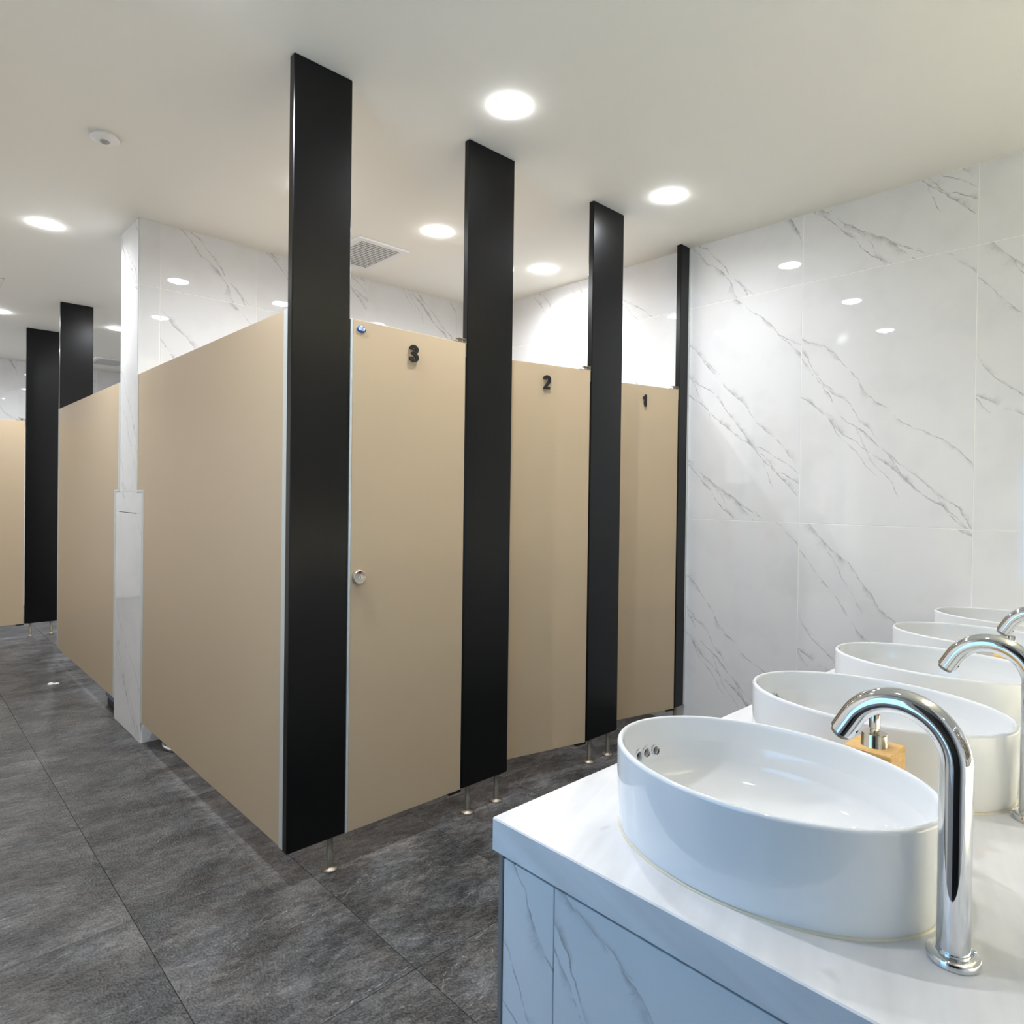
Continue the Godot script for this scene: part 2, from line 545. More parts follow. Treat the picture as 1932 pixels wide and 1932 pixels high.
	box_from("leaf", Vector3(-1.50, 0.006, 2.02), Vector3(-1.465, 2.10, 2.98), 0.003, M.charcoal, dr)  # charcoal leaf stands in for an unlit doorway mirrored in the faucets
	for e in [[1.96, 2.02, 0.0, 2.16], [2.98, 3.04, 0.0, 2.16], [2.02, 2.98, 2.10, 2.16]]:
		box_from("jamb", Vector3(-1.50, e[2], e[0]), Vector3(-1.45, e[3], e[1]), 0.003, M.charcoal, dr)
	var hd := begin()
	add_box(hd, Vector3(-1.44, 1.02, 2.10), Vector3(0.05, 0.02, 0.02), 0.004)
	add_box(hd, Vector3(-1.42, 1.02, 2.15), Vector3(0.016, 0.02, 0.12), 0.004)
	part("door_handle", hd.commit(), M.steel, dr)
	# wall behind the basins and the entry recess
	var wf := structure("wall_front", "wall behind the basin counter that carries the mirror")
	box_from("plaster", Vector3(-0.65, 0, 2.72), Vector3(2.85, H, 2.92), 0.0, M.plaster, wf)
	box_from("plaster", Vector3(-0.65, 0, 2.92), Vector3(-0.45, H, 3.6), 0.0, M.plaster, wf)
	box_from("plaster", Vector3(-2.0, 0, 3.4), Vector3(-0.45, H, 3.6), 0.0, M.plaster, wf)

# ------------------------------------------------------------------ cubicles
func foot_mesh(height: float) -> ArrayMesh:
	return lathe_mesh([Vector2(0, 0), Vector2(0.031, 0), Vector2(0.031, 0.003), Vector2(0.028, 0.008), Vector2(0.014, 0.010), Vector2(0.0125, 0.013), Vector2(0.0125, height * 0.55), Vector2(0.0105, height * 0.57), Vector2(0.0105, height), Vector2(0, height)], 28)

func post(label: String, x0: float, x1: float, z0: float, z1: float, feet: Array) -> Node3D:
	var t := thing("cubicle_post", label, "post", Vector3((x0 + x1) * 0.5, 0, (z0 + z1) * 0.5), "black cubicle posts")
	part("board", box_mesh(Vector3(x1 - x0, H - GAP, z1 - z0), 0.003, 2), M.black, t, Vector3(0, (H + GAP) * 0.5, 0))
	for f in feet:
		var ft := part("foot", foot_mesh(GAP), M.steel, t, Vector3(f - (x0 + x1) * 0.5, 0, 0))
		part("bracket", box_mesh(Vector3(0.045, 0.003, 0.024), 0.0008, 1), M.steel, ft, Vector3(0, GAP - 0.0016, 0))
	return t

func number_mesh(text: String) -> TextMesh:
	var f := SystemFont.new()
	f.font_names = PackedStringArray(["Droid Sans"])
	f.font_weight = 700
	var v := FontVariation.new()
	v.base_font = f
	v.variation_embolden = 0.0
	var tm := TextMesh.new()
	tm.text = text
	tm.font = v
	tm.font_size = 64
	tm.pixel_size = 0.001
	tm.depth = 0.006
	tm.curve_step = 1.0
	return tm

func lettering(called: String, text: String, w: float, h: float, depth: float, m: Material, parent: Node, at: Vector3) -> void:
	var tm := number_mesh(text)
	tm.depth = 0.006
	var bb := tm.get_aabb()
	var o := part(called, tm, m, parent)
	var s := Vector3(w / bb.size.x, h / bb.size.y, depth / bb.size.z)
	o.scale = s
	o.position = at - bb.get_center() * s

# skeletons of the heavy condensed numerals, in a cell one unit high, x to the right
func numeral_stroke(digit: String) -> PackedVector2Array:
	var p := PackedVector2Array()
	if digit == "1":
		p.append_array([Vector2(0.10, 0.72), Vector2(0.20, 0.76), Vector2(0.27, 0.84)])
		p.append_array([Vector2(0.30, 0.90), Vector2(0.30, 0.50), Vector2(0.30, 0.10)])
	elif digit == "2":
		p.append_array([Vector2(0.12, 0.68)])
		for k in 9:
			var a := PI - PI * k / 8.0
			p.append(Vector2(0.30 + 0.18 * cos(a), 0.72 + 0.18 * sin(a)))
		p.append_array([Vector2(0.47, 0.60), Vector2(0.42, 0.47), Vector2(0.30, 0.32), Vector2(0.19, 0.17), Vector2(0.16, 0.10), Vector2(0.50, 0.10)])
	else:
		for k in 9:
			var a := PI + 0.1 - (PI + 0.1 + PI * 0.42) * k / 8.0
			p.append(Vector2(0.30 + 0.175 * cos(a), 0.725 + 0.175 * sin(a)))
		p.append_array([Vector2(0.27, 0.515)])
		for k in 10:
			var a := PI * 0.42 - (PI * 0.42 + PI + 0.1) * k / 9.0
			p.append(Vector2(0.30 + 0.185 * cos(a), 0.285 + 0.185 * sin(a)))
	return p

# the numeral as a plate: w by h, `depth` thick, back at z = 0, centred
func numeral_mesh(digit: String, w: float, h: float, depth: float) -> ArrayMesh:
	var polys := Geometry2D.offset_polyline(numeral_stroke(digit), 0.088, Geometry2D.JOIN_MITER, Geometry2D.END_BUTT)
	var poly: PackedVector2Array = polys[0]
	var lo := Vector2(9, 9)
	var hi := Vector2(-9, -9)
	for q in poly:
		lo = lo.min(q)
		hi = hi.max(q)
	var pts := PackedVector2Array()
	for q in poly:
		pts.append(((q - lo) / (hi - lo) - Vector2(0.5, 0.5)) * Vector2(w, h))
	var st := begin()
	var idx := Geometry2D.triangulate_polygon(pts)
	var z3 := [Vector2.ZERO, Vector2.ZERO, Vector2.ZERO, Vector2.ZERO]
	for z in [0.0, depth]:
		var n := Vector3(0, 0, -1.0 if z == 0.0 else 1.0)
		for k in idx.size() / 3:
			var t3 := []
			for e in 3:
				var q: Vector2 = pts[idx[k * 3 + e]]
				t3.append(Vector3(q.x, q.y, z))
			tri(st, t3, [n, n, n], z3)
	for k in pts.size():
		var a: Vector2 = pts[k]
		var b: Vector2 = pts[(k + 1) % pts.size()]
		var n := Vector3(b.y - a.y, a.x - b.x, 0).normalized()
		if Geometry2D.is_polygon_clockwise(pts):
			n = -n
		quad(st, [Vector3(a.x, a.y, 0), Vector3(b.x, b.y, 0), Vector3(b.x, b.y, depth), Vector3(a.x, a.y, depth)], [n, n, n, n], z3)
	return st.commit()

# a door hung on its right edge: local origin at the hinge on the floor, the leaf runs to -x
func door(label: String, hinge: Vector3, width: float, turn_deg: float, digit: String, digit_w: float, locked: bool, badge: bool) -> void:
	var t := thing("cubicle_door", label, "door", hinge, "beige cubicle doors")
	t.rotation_degrees.y = turn_deg
	var th := 0.014
	part("leaf", box_mesh(Vector3(width - 0.009, TOP - GAP, th), 0.001, 2), M.beige, t, Vector3(-(width - 0.009) * 0.5, (TOP + GAP) * 0.5, -th * 0.5))
	part("edge_strip", box_mesh(Vector3(0.009, TOP - GAP, th + 0.002), 0.0015, 2), M.alu, t, Vector3(-width + 0.0045, (TOP + GAP) * 0.5, -th * 0.5))
	if digit != "":
		part("number", numeral_mesh(digit, digit_w, 0.070, 0.006), M.digit, t, Vector3(-width * 0.5 + 0.004, 1.969, 0.0032))
		var st := begin()
		add_lathe(st, Vector3(-width * 0.5 + 0.004, 1.985, 0.0016), [Vector2(0, 0), Vector2(0.004, 0), Vector2(0.004, 0.0016), Vector2(0, 0.0016)], 12, 1, 1, Basis(Vector3.RIGHT, PI / 2))
		add_lathe(st, Vector3(-width * 0.5 + 0.004, 1.953, 0.0016), [Vector2(0, 0), Vector2(0.004, 0), Vector2(0.004, 0.0016), Vector2(0, 0.0016)], 12, 1, 1, Basis(Vector3.RIGHT, PI / 2))
		part("number_spacer", st.commit(), M.digit, t)
	# hinges
	var hs := begin()
	add_box(hs, Vector3(-0.030, TOP + 0.0015, -0.010), Vector3(0.075, 0.003, 0.020), 0.0006)
	add_box(hs, Vector3(-0.018, TOP + 0.017, -0.010), Vector3(0.042, 0.004, 0.022), 0.0008)
	add_lathe(hs, Vector3(-0.022, TOP + 0.003, -0.010), [Vector2(0, 0), Vector2(0.008, 0), Vector2(0.008, 0.012), Vector2(0, 0.012)], 16)
	add_box(hs, Vector3(0.0022, TOP - 0.020, -0.010), Vector3(0.0036, 0.078, 0.022), 0.0006)
	part("top_hinge", hs.commit(), M.steel, t)
	var hb := begin()
	add_box(hb, Vector3(-0.030, GAP - 0.006, -0.008), Vector3(0.060, 0.012, 0.016), 0.002)
	add_box(hb, Vector3(0.0020, GAP + 0.028, -0.008), Vector3(0.003, 0.080, 0.016), 0.0006)
	part("bottom_hinge", hb.commit(), M.black_plastic, t)
	if locked:
		var lx := -width + 0.042
		var turnz := Basis(Vector3.RIGHT, PI / 2)
		var ls := begin()
		add_lathe(ls, Vector3(lx, 1.085, 0.0), [Vector2(0.0, 0), Vector2(0.0265, 0), Vector2(0.0265, 0.013), Vector2(0.0245, 0.0155), Vector2(0.0235, 0.0155), Vector2(0.0225, 0.0148), Vector2(0, 0.0148)], 40, 1, 1, turnz)
		var lk := part("lock", ls.commit(), M.brushed, t)
		part("indicator", box_mesh(Vector3(0.0095, 0.009, 0.002), 0.0003), M.red, lk, Vector3(lx, 1.1035, 0.0150))
		var ks := begin()
		add_lathe(ks, Vector3(lx + 0.001, 1.085, 0.0145), [Vector2(0.0, 0), Vector2(0.0085, 0), Vector2(0.0075, 0.004), Vector2(0.0, 0.004)], 24, 1, 1, turnz)
		var kn := part("turn_knob", ks.commit(), M.chrome, lk)
		part("coin_slot", box_mesh(Vector3(0.0022, 0.014, 0.001), 0.0), M.dark_steel, kn, Vector3(lx + 0.001, 1.085, 0.0187))
	if badge:
		var bs := begin()
		add_lathe(bs, Vector3(-width + 0.044, 2.024, 0.0), [Vector2(0, 0), Vector2(0.020, 0), Vector2(0.020, 0.002), Vector2(0.018, 0.0042), Vector2(0, 0.0048)], 40, 1.0, 0.66, Basis(Vector3.RIGHT, PI / 2))
		var bd := part("badge", bs.commit(), M.badge, t)
		bd.set_meta("label", "small blue oval badge with white lettering")
		lettering("badge_lettering", "WILLY", 0.027, 0.0105, 0.0014, M.badge_print, bd, Vector3(-width + 0.044, 2.024, 0.0050))

func build_cubicles() -> void:
	post("nearest tall black post, at the outer corner left of door number 3", 0.0, 0.227, -0.036, 0.0, [0.178])
	post("tall black post right of the closed door, second nearest to the camera", 0.789, 1.059, -0.033, 0.0, [0.837, 1.006])
	post("tall black post with a bright lamp glint near its top, between the ajar doors", 1.623, 1.879, -0.033, 0.0, [1.665, 1.819])
	var p4 := post("narrow black post between door number 1 and the marble wall", 2.446, 2.536, -0.033, 0.0, [2.470])
	part("wall_channel", box_mesh(Vector3(0.015, H - GAP, 0.036), 0.001), M.alu, p4, Vector3(0.045 + 0.0075, (H + GAP) * 0.5, 0.0))
	door("closed beige cubicle door with black number 3, round lock and blue badge", Vector3(0.781, 0, 0.0), 0.551, 0.0, "3", 0.046, true, true)
	door("beige cubicle door with black number 2, standing slightly ajar", Vector3(1.611, 0, 0.0), 0.548, -13.0, "2", 0.046, true, false)
	door("beige cubicle door with black number 1, standing slightly ajar beside the wall", Vector3(2.434, 0, 0.0), 0.548, -13.0, "1", 0.030, true, false)
	# outer side panel of the front row, notched round the ledge
	panel_side("large beige side panel between the nearest black post and the marble wall end", -0.074, -1.946, -1.823, DZ, -1.862, 1.0)
	panel_side("beige side panel left of the marble wall end, under the far black post", -4.245, -2.371, -2.462, -2.34, -2.43, -1.0)
	# dividers inside the front row
	for d in [[0.924, "beige divider panel inside the cubicles behind the second nearest black post"], [1.751, "beige divider panel inside the cubicles between the two ajar doors"]]:
		var t := thing("divider_panel", d[1], "panel", Vector3(d[0], 0, 0), "beige panels")
		part("board", box_mesh(Vector3(0.014, TOP - LEDGE, 1.935), 0.001, 0), M.beige, t, Vector3(0, (TOP + LEDGE) * 0.5, -1.003))
		part("board", box_mesh(Vector3(0.014, LEDGE - GAP, 1.82), 0.001, 0), M.beige, t, Vector3(0, (LEDGE + GAP) * 0.5, -0.945))
	# second row: corner post behind the far panel
	post("far black post rising behind the beige panel left of the marble wall end", 0.022, 0.252, -4.345, -4.309, [0.20])
	# third row, facing the camera
	post("far black post beside the beige door at the left picture edge", -0.036, 0.222, -5.633, -5.60, [0.010, 0.176])
	door("far beige cubicle door at the left picture edge", Vector3(-0.044, 0, -5.60), 0.553, 0.0, "", 0.0, false, false)

# z0: the end at the black post; zu, zl: the ends above and below the ledge; wu, wl: the wall faces there; s: +1 when the wall lies at smaller z
func panel_side(label: String, z0: float, zu: float, zl: float, wu: float, wl: float, s: float) -> void:
	var t := thing("side_panel", label, "panel", Vector3(0.008, 0, z0), "beige panels")
	var th := 0.014
	var up := LEDGE + 0.012
	var hi := Vector3(th, TOP - up, absf(zu - z0))
	var lo := Vector3(th, up - GAP, absf(zl - z0))
	var st := begin()
	add_box(st, Vector3(th * 0.5, (TOP + up) * 0.5, (zu + z0) * 0.5 - z0), hi, 0.0, 0)
	add_box(st, Vector3(th * 0.5, (up + GAP) * 0.5, (zl + z0) * 0.5 - z0), lo, 0.0, 0)
	part("board", st.commit(), M.beige, t)
	# aluminium channel at the wall, stepping round the ledge
	var ch := begin()
	var a := minf(zu, wu)
	var b := maxf(zu, wu)
	add_box(ch, Vector3(th * 0.5, (TOP + LEDGE) * 0.5, (a + b) * 0.5 - z0), Vector3(th + 0.004, TOP - LEDGE, b - a - 0.002), 0.001, 0)
	var c := minf(zl, wl)
	var d := maxf(zl, wl)
	add_box(ch, Vector3(th * 0.5, (LEDGE + GAP) * 0.5, (c + d) * 0.5 - z0), Vector3(th + 0.004, LEDGE - GAP, d - c - 0.002), 0.001, 0)
	var e := minf(zu, zl)
	var g := maxf(zu, zl)
	add_box(ch, Vector3(th * 0.5, LEDGE + 0.006, (e + g) * 0.5 - z0), Vector3(th + 0.004, 0.012, g - e), 0.001, 0)
	part("wall_channel", ch.commit(), M.alu, t)
	if s > 0:
		part("post_channel", box_mesh(Vector3(th + 0.004, TOP - GAP, 0.037), 0.001, 0), M.alu, t, Vector3(th * 0.5 - 0.002, (TOP + GAP) * 0.5, 0.0185))
	else:
		part("post_channel", box_mesh(Vector3(th + 0.004, TOP - GAP, 0.02), 0.001, 0), M.alu, t, Vector3(th * 0.5, (TOP + GAP) * 0.5, -0.01))

# ------------------------------------------------------------------ ceiling fittings
func downlight(label: String, x: float, z: float, power := 1.0) -> void:
	var t := thing("ceiling_downlight", label, "light", Vector3(x, H, z), "round ceiling downlights")
	part("trim_ring", lathe_mesh([Vector2(0.0715, 0), Vector2(0.0712, -0.0012), Vector2(0.0690, -0.0016), Vector2(0.0672, -0.0012)], 40), M.white_plastic, t)
	part("lamp_diffuser", lathe_mesh([Vector2(0.0685, -0.001), Vector2(0.066, -0.005), Vector2(0.058, -0.008), Vector2(0.040, -0.0105), Vector2(0.020, -0.0118), Vector2(0, -0.012)], 40), M.lamp, t)
	var l := SpotLight3D.new()
	l.name = "lamp"
	t.add_child(l)
	l.position = Vector3(0, -0.004, 0)
	l.rotation_degrees = Vector3(-90, 0, 0)
	l.spot_angle = 86.0
	l.spot_angle_attenuation = 1.0
	l.spot_range = 14.0
	l.spot_attenuation = 2.0
	l.light_size = 0.020
	l.light_color = Color(0.97, 0.98, 1.0)
	l.light_energy = LAMP_ENERGY * power
	l.shadow_enabled = true

func vent(label: String, x: float, z: float, w: float, d: float, nx: int, nz: int) -> void:
	var t := thing("ceiling_vent", label, "vent", Vector3(x, H, z), "square ceiling vents")
	var st := begin()
	var f := 0.045
	var dz := 0.012
	add_box(st, Vector3(0, -dz * 0.5, -d * 0.5 + f * 0.5), Vector3(w, dz, f), 0.003, 1)
	add_box(st, Vector3(0, -dz * 0.5, d * 0.5 - f * 0.5), Vector3(w, dz, f), 0.003, 1)
	add_box(st, Vector3(-w * 0.5 + f * 0.5, -dz * 0.5, 0), Vector3(f, dz, d - 2 * f + 0.006), 0.003, 1)
	add_box(st, Vector3(w * 0.5 - f * 0.5, -dz * 0.5, 0), Vector3(f, dz, d - 2 * f + 0.006), 0.003, 1)
	part("frame", st.commit(), M.white_plastic, t)
	part("duct_shade", box_mesh(Vector3(w - 2 * f + 0.004, 0.001, d - 2 * f + 0.004), 0.0, 1), M.vent_dark, t, Vector3(0, -0.0040, 0))  # near-black sheet paints the shade behind the grille
	var g := begin()
	var iw := w - 2 * f
	var idp := d - 2 * f
	for k in nz + 1:
		add_box(g, Vector3(0, -0.0062, -idp * 0.5 + idp * k / nz), Vector3(iw, 0.0012, idp / nz * 0.36), 0.0, 1)
	for k in nx + 1:
		add_box(g, Vector3(-iw * 0.5 + iw * k / nx, -0.0060, 0), Vector3(iw / nx * 0.28, 0.0010, idp), 0.0, 1)
	var gr := part("grille", g.commit(), M.white_plastic, t)
	gr.set_meta("kind", "stuff")

func build_ceiling_fittings() -> void:
	downlight("large round downlight above the aisle, between the two nearest black posts", 0.747, 0.300, 1.05)
	downlight("round downlight above the aisle near the marble wall", 1.850, 0.306, 0.72)
	downlight("round downlight right of the ceiling vent, above cubicle 2", 1.304, -0.919, 1.25)
	downlight("round downlight above cubicle 1, seen between two black posts", 2.192, -0.922, 1.0)
	downlight("round downlight above cubicle 3, hidden behind the nearest black post", 0.530, -0.920, 1.45)
	downlight("round downlight above the left passage, near the marble wall end", -0.351, -2.480, 1.5)
	downlight("far round downlight cut by the left picture edge", -0.302, -5.071, 1.3)
	downlight("far round downlight touching the left edge of the marble wall end", 0.584, -4.998, 1.3)
	downlight("round downlight over the camera side of the passage", -0.375, 0.190, 1.7)
	downlight("added round downlight, out of view, brightening the free end of the basin counter", -0.375, 1.550, 0.32)  # no lamp known here; added to brighten the counter and basins
	var second := ["round downlight just behind the marble wall, nearest its free end", "middle round downlight behind the marble wall", "round downlight behind the marble wall, nearest the right wall"]
	for k in 3:
		downlight(second[k], [0.42, 1.30, 2.19][k], -3.40)
	downlight("farthest round downlight, above the far vent's row", 0.42, -6.60)
	downlight("round downlight above the beige door at the left picture edge", -0.60, -6.60)
	vent("square white ceiling vent with fine grille above cubicle 3", 1.19, -1.555, 0.36, 0.51, 26, 15)
	vent("far white ceiling vent beside the distant black post", 0.93, -6.95, 0.36, 0.51, 26, 15)
	var s := thing("ceiling_sensor", "round white presence sensor with grey eye on the ceiling", "sensor", Vector3(-0.338, H, -1.115))
	part("housing", lathe_mesh([Vector2(0.045, 0), Vector2(0.045, -0.014), Vector2(0.056, -0.014), Vector2(0.056, -0.017), Vector2(0.050, -0.021), Vector2(0.024, -0.026), Vector2(0, -0.026)], 48), M.white_plastic, s)
	part("eye", lathe_mesh([Vector2(0.019, -0.0255), Vector2(0.018, -0.029), Vector2(0.012, -0.034), Vector2(0, -0.036)], 32), M.lens, s)
	var h := thing("ceiling_hatch", "flush white access hatch in the ceiling at the left picture edge", "hatch", Vector3(-0.62, H, -4.15))
	part("cover", box_mesh(Vector3(0.47, 0.004, 0.47), 0.001, 1), M.ceiling, h, Vector3(0, -0.003, 0))
	part("shadow_gap", box_mesh(Vector3(0.4735, 0.001, 0.4735), 0.0, 1), M.vent_dark, h, Vector3(0, -0.0006, 0))

# ------------------------------------------------------------------ basin counter
const SA := 0.178         # half width of a basin along x
const SB := 0.249         # half length along z
const SH := 0.140         # height

func basin_mesh() -> ArrayMesh:
	var st := begin()
	# outside and rim: inset and height
	var prof := [[0.006, 0.0], [0.003, 0.010], [0.001, 0.05], [0.0, 0.10], [0.0, 0.1345], [0.0008, 0.1372], [0.0026, 0.1392], [0.0050, 0.14], [0.0074, 0.1394], [0.0092, 0.1374], [0.0102, 0.1340]]
	var rows := []
	for e in prof:
		rows.append([SA - e[0], SB - e[0], e[1]])
	var inner := [[1.0, 0.130], [0.996, 0.121], [0.990, 0.112], [0.983, 0.105]]
	var y := 0.0985
	while y > 0.0685:
		inner.append([lerpf(0.928, 0.976, (y - 0.0685) / 0.030), y])
		y -= 0.0011
	inner.append_array([[0.919, 0.064], [0.893, 0.055], [0.85, 0.045], [0.782, 0.0355], [0.69, 0.0275], [0.56, 0.0215], [0.42, 0.0178], [0.28, 0.0155], [0.12, 0.0145], [0.0, 0.0142]])
	for e in inner:
		rows.append([(SA - 0.0105) * e[0], (SB - 0.0105) * e[0], e[1]])
	# fine steps of angle round the end that has the overflow holes (towards -z)
	var angs := []
	var a := -PI / 2 - 0.24
	while a < -PI / 2 + 0.30:
		angs.append(a)
		a += 0.0065
	while a < TAU - PI / 2 - 0.24:
		angs.append(a)
		a += 0.058
	angs.append(TAU - PI / 2 - 0.24)
	var pos := []
	for r in rows:
		var ring := []
		for g in angs:
			ring.append(Vector3(cos(g) * r[0], r[2], sin(g) * r[1]))
		pos.append(ring)
	var nr := rows.size()
	var na := angs.size()
	var nrm := []
	for i in nr:
		var ring := []
		for k in na:
			var up: Vector3 = pos[mini(i + 1, nr - 1)][k] - pos[maxi(i - 1, 0)][k]
			var g: float = angs[k]
			var along := Vector3(-sin(g) * maxf(rows[i][0], 0.01), 0, cos(g) * maxf(rows[i][1], 0.01))
			var n := up.cross(along)
			ring.append(n.normalized() if n.length() > 1e-12 else Vector3.UP)
		nrm.append(ring)
	for i in nr - 1:
		for k in na - 1:
			var c: Vector3 = (pos[i][k] + pos[i + 1][k + 1]) * 0.5
			if i > prof.size() and c.z < -0.15:
				var skip := false
				for hx in HOLES:
					if Vector2(c.x - hx, c.y - HOLE_Y).length() < HOLE_R:
						skip = true
				if skip:
					continue
			quad(st, [pos[i][k], pos[i][k + 1], pos[i + 1][k + 1], pos[i + 1][k]], [nrm[i][k], nrm[i][k + 1], nrm[i + 1][k + 1], nrm[i + 1][k]], [Vector2.ZERO, Vector2.RIGHT, Vector2.ONE, Vector2.DOWN])
	return st.commit()

const HOLES := [-0.010, 0.012, 0.034]
const HOLE_Y := 0.085
const HOLE_R := 0.0078

func make_basin() -> Node3D:
	var t := thing("basin", "", "basin", Vector3.ZERO, "white oval basins on the counter")
	part("bowl", basin_mesh(), M.ceramic, t)
	for hx in HOLES:
		var k := 0.9544
		var zi: float = -(SB - 0.0105) * k * sqrt(1.0 - pow(hx / ((SA - 0.0105) * k), 2))
		var st := begin()
		var turnz := Basis(Vector3.RIGHT, PI / 2)
		add_lathe(st, Vector3(hx, HOLE_Y, zi), [Vector2(0.0072, 0.0), Vector2(0.0072, -0.0065)], 20, 1, 1, turnz)
		# rounded lip
		add_lathe(st, Vector3(hx, HOLE_Y, zi), [Vector2(0.0072, 0.0), Vector2(0.0076, 0.0007), Vector2(0.0084, 0.0008), Vector2(0.0094, 0.0003), Vector2(0.0096, -0.0006)], 20, 1, 1, turnz)
		var o := part("overflow_hole", st.commit(), M.ceramic, t)
		var ds := begin()
		add_lathe(ds, Vector3(hx, HOLE_Y, zi), [Vector2(0.0072, -0.0065), Vector2(0.0, -0.0064)], 20, 1, 1, turnz)
		part("overflow_shade", ds.commit(), M.hole, o)  # dark disc paints the shade inside the overflow
	part("drain", lathe_mesh([Vector2(0.032, 0.0140), Vector2(0.032, 0.0165), Vector2(0.028, 0.0185), Vector2(0.012, 0.0195), Vector2(0, 0.0195)], 32), M.chrome, t)
	var ss := begin()
	var sp := []
	for k in 9:
		var a := TAU * k / 8.0
		sp.append(Vector2(1.0 + 0.0, 0.0))
	# bead of sealant round the foot of the basin
	var n := 96
	for k in n:
		var ring := []
		for e in [k, k + 1]:
			var g: float = TAU * e / n
			ring.append([Vector3(cos(g) * (SA - 0.006), 0, sin(g) * (SB - 0.006)), Vector3(cos(g) / SA, 0, sin(g) / SB).normalized()])
		for q in 6:
			var a0 := PI * q / 6.0
			var a1 := PI * (q + 1) / 6.0
			var ps := []
			var ns := []
			for e in [[0, a0], [1, a0], [1, a1], [0, a1]]:
				var m: Vector3 = ring[e[0]][1] * cos(e[1]) + Vector3.UP * sin(e[1])
				ps.append(ring[e[0]][0] + m * 0.0038)
				ns.append(m)
			quad(ss, ps, ns, [Vector2.ZERO, Vector2.RIGHT, Vector2.ONE, Vector2.DOWN])
	part("sealant_bead", ss.commit(), M.sealant, t)
	return t

func make_faucet() -> Node3D:
	var t := thing("faucet", "", "faucet", Vector3.ZERO, "chrome swan-neck faucets")
	part("base_plate", lathe_mesh([Vector2(0, 0), Vector2(0.0265, 0), Vector2(0.0285, 0.001), Vector2(0.0285, 0.0085), Vector2(0.0278, 0.0094), Vector2(0.0205, 0.0100), Vector2(0.0190, 0.0104), Vector2(0.0188, 0.0135), Vector2(0, 0.0135)], 56), M.chrome, t)
	var pts := []
	var rad := []
	for k in 13:
		pts.append(Vector3(0, 0.012 + (0.232 - 0.012) * k / 12.0, 0))
		rad.append(0.0180)
	var rr := 0.064
	for k in range(1, 31):
		var a := deg_to_rad(150.0) * k / 30.0
		pts.append(Vector3(0, 0.232 + rr * sin(a), -rr + rr * cos(a)))
		rad.append(lerpf(0.0180, 0.0155, k / 30.0))
	var d := Vector3(0, -cos(deg_to_rad(30)), -sin(deg_to_rad(30)))
	var p: Vector3 = pts[pts.size() - 1]
	pts.append(p + d * 0.014)
	rad.append(0.0154)
	pts.append(p + d * 0.0245)
	rad.append(0.0154)
	pts.append(p + d * 0.0265)
	rad.append(0.0140)
	var st := begin()
	add_tube(st, pts, rad, 48)
	part("neck", st.commit(), M.chrome, t)
	var ae := begin()
	var q := p + d * 0.0265
	add_tube(ae, [q, q + d * 0.0045, q + d * 0.006], [0.0122, 0.0122, 0.0105], 32)
	part("aerator", ae.commit(), M.steel, t)
	var sc := begin()
	add_lathe(sc, p + d * 0.014 + Vector3(0, 0.0154 * -sin(deg_to_rad(30)), 0.0154 * cos(deg_to_rad(30))) * 0.999, [Vector2(0.0, 0), Vector2(0.0022, 0), Vector2(0.0022, 0.0006), Vector2(0, 0.0006)], 14, 1, 1, Basis(Vector3.RIGHT, deg_to_rad(120)))
	part("set_screw", sc.commit(), M.black_plastic, t)
	return t

func make_dispenser() -> Node3D:
	var t := thing("soap_dispenser", "", "soap dispenser", Vector3.ZERO, "wooden soap dispensers")
	part("wooden_block", box_mesh(Vector3(0.072, 0.135, 0.076), 0.0018, 2), M.wood, t, Vector3(0, 0.0675, 0))
	part("collar", lathe_mesh([Vector2(0, 0.134), Vector2(0.0215, 0.134), Vector2(0.0215, 0.1355), Vector2(0.0205, 0.137), Vector2(0.0205, 0.154), Vector2(0.0195, 0.1565), Vector2(0.009, 0.158), Vector2(0, 0.158)], 40), M.pump, t)
	var st := begin()
	add_lathe(st, Vector3(0, 0, 0), [Vector2(0, 0.157), Vector2(0.0070, 0.157), Vector2(0.0070, 0.164), Vector2(0.0088, 0.165), Vector2(0.0088, 0.187), Vector2(0.0080, 0.189), Vector2(0, 0.190)], 28)
	add_tube(st, [Vector3(0, 0.182, 0), Vector3(0, 0.183, -0.02), Vector3(0, 0.181, -0.034), Vector3(0, 0.177, -0.040)], [0.005, 0.0046, 0.0042, 0.0040], 16)
	part("pump_head", st.commit(), M.pump, t)
	return t

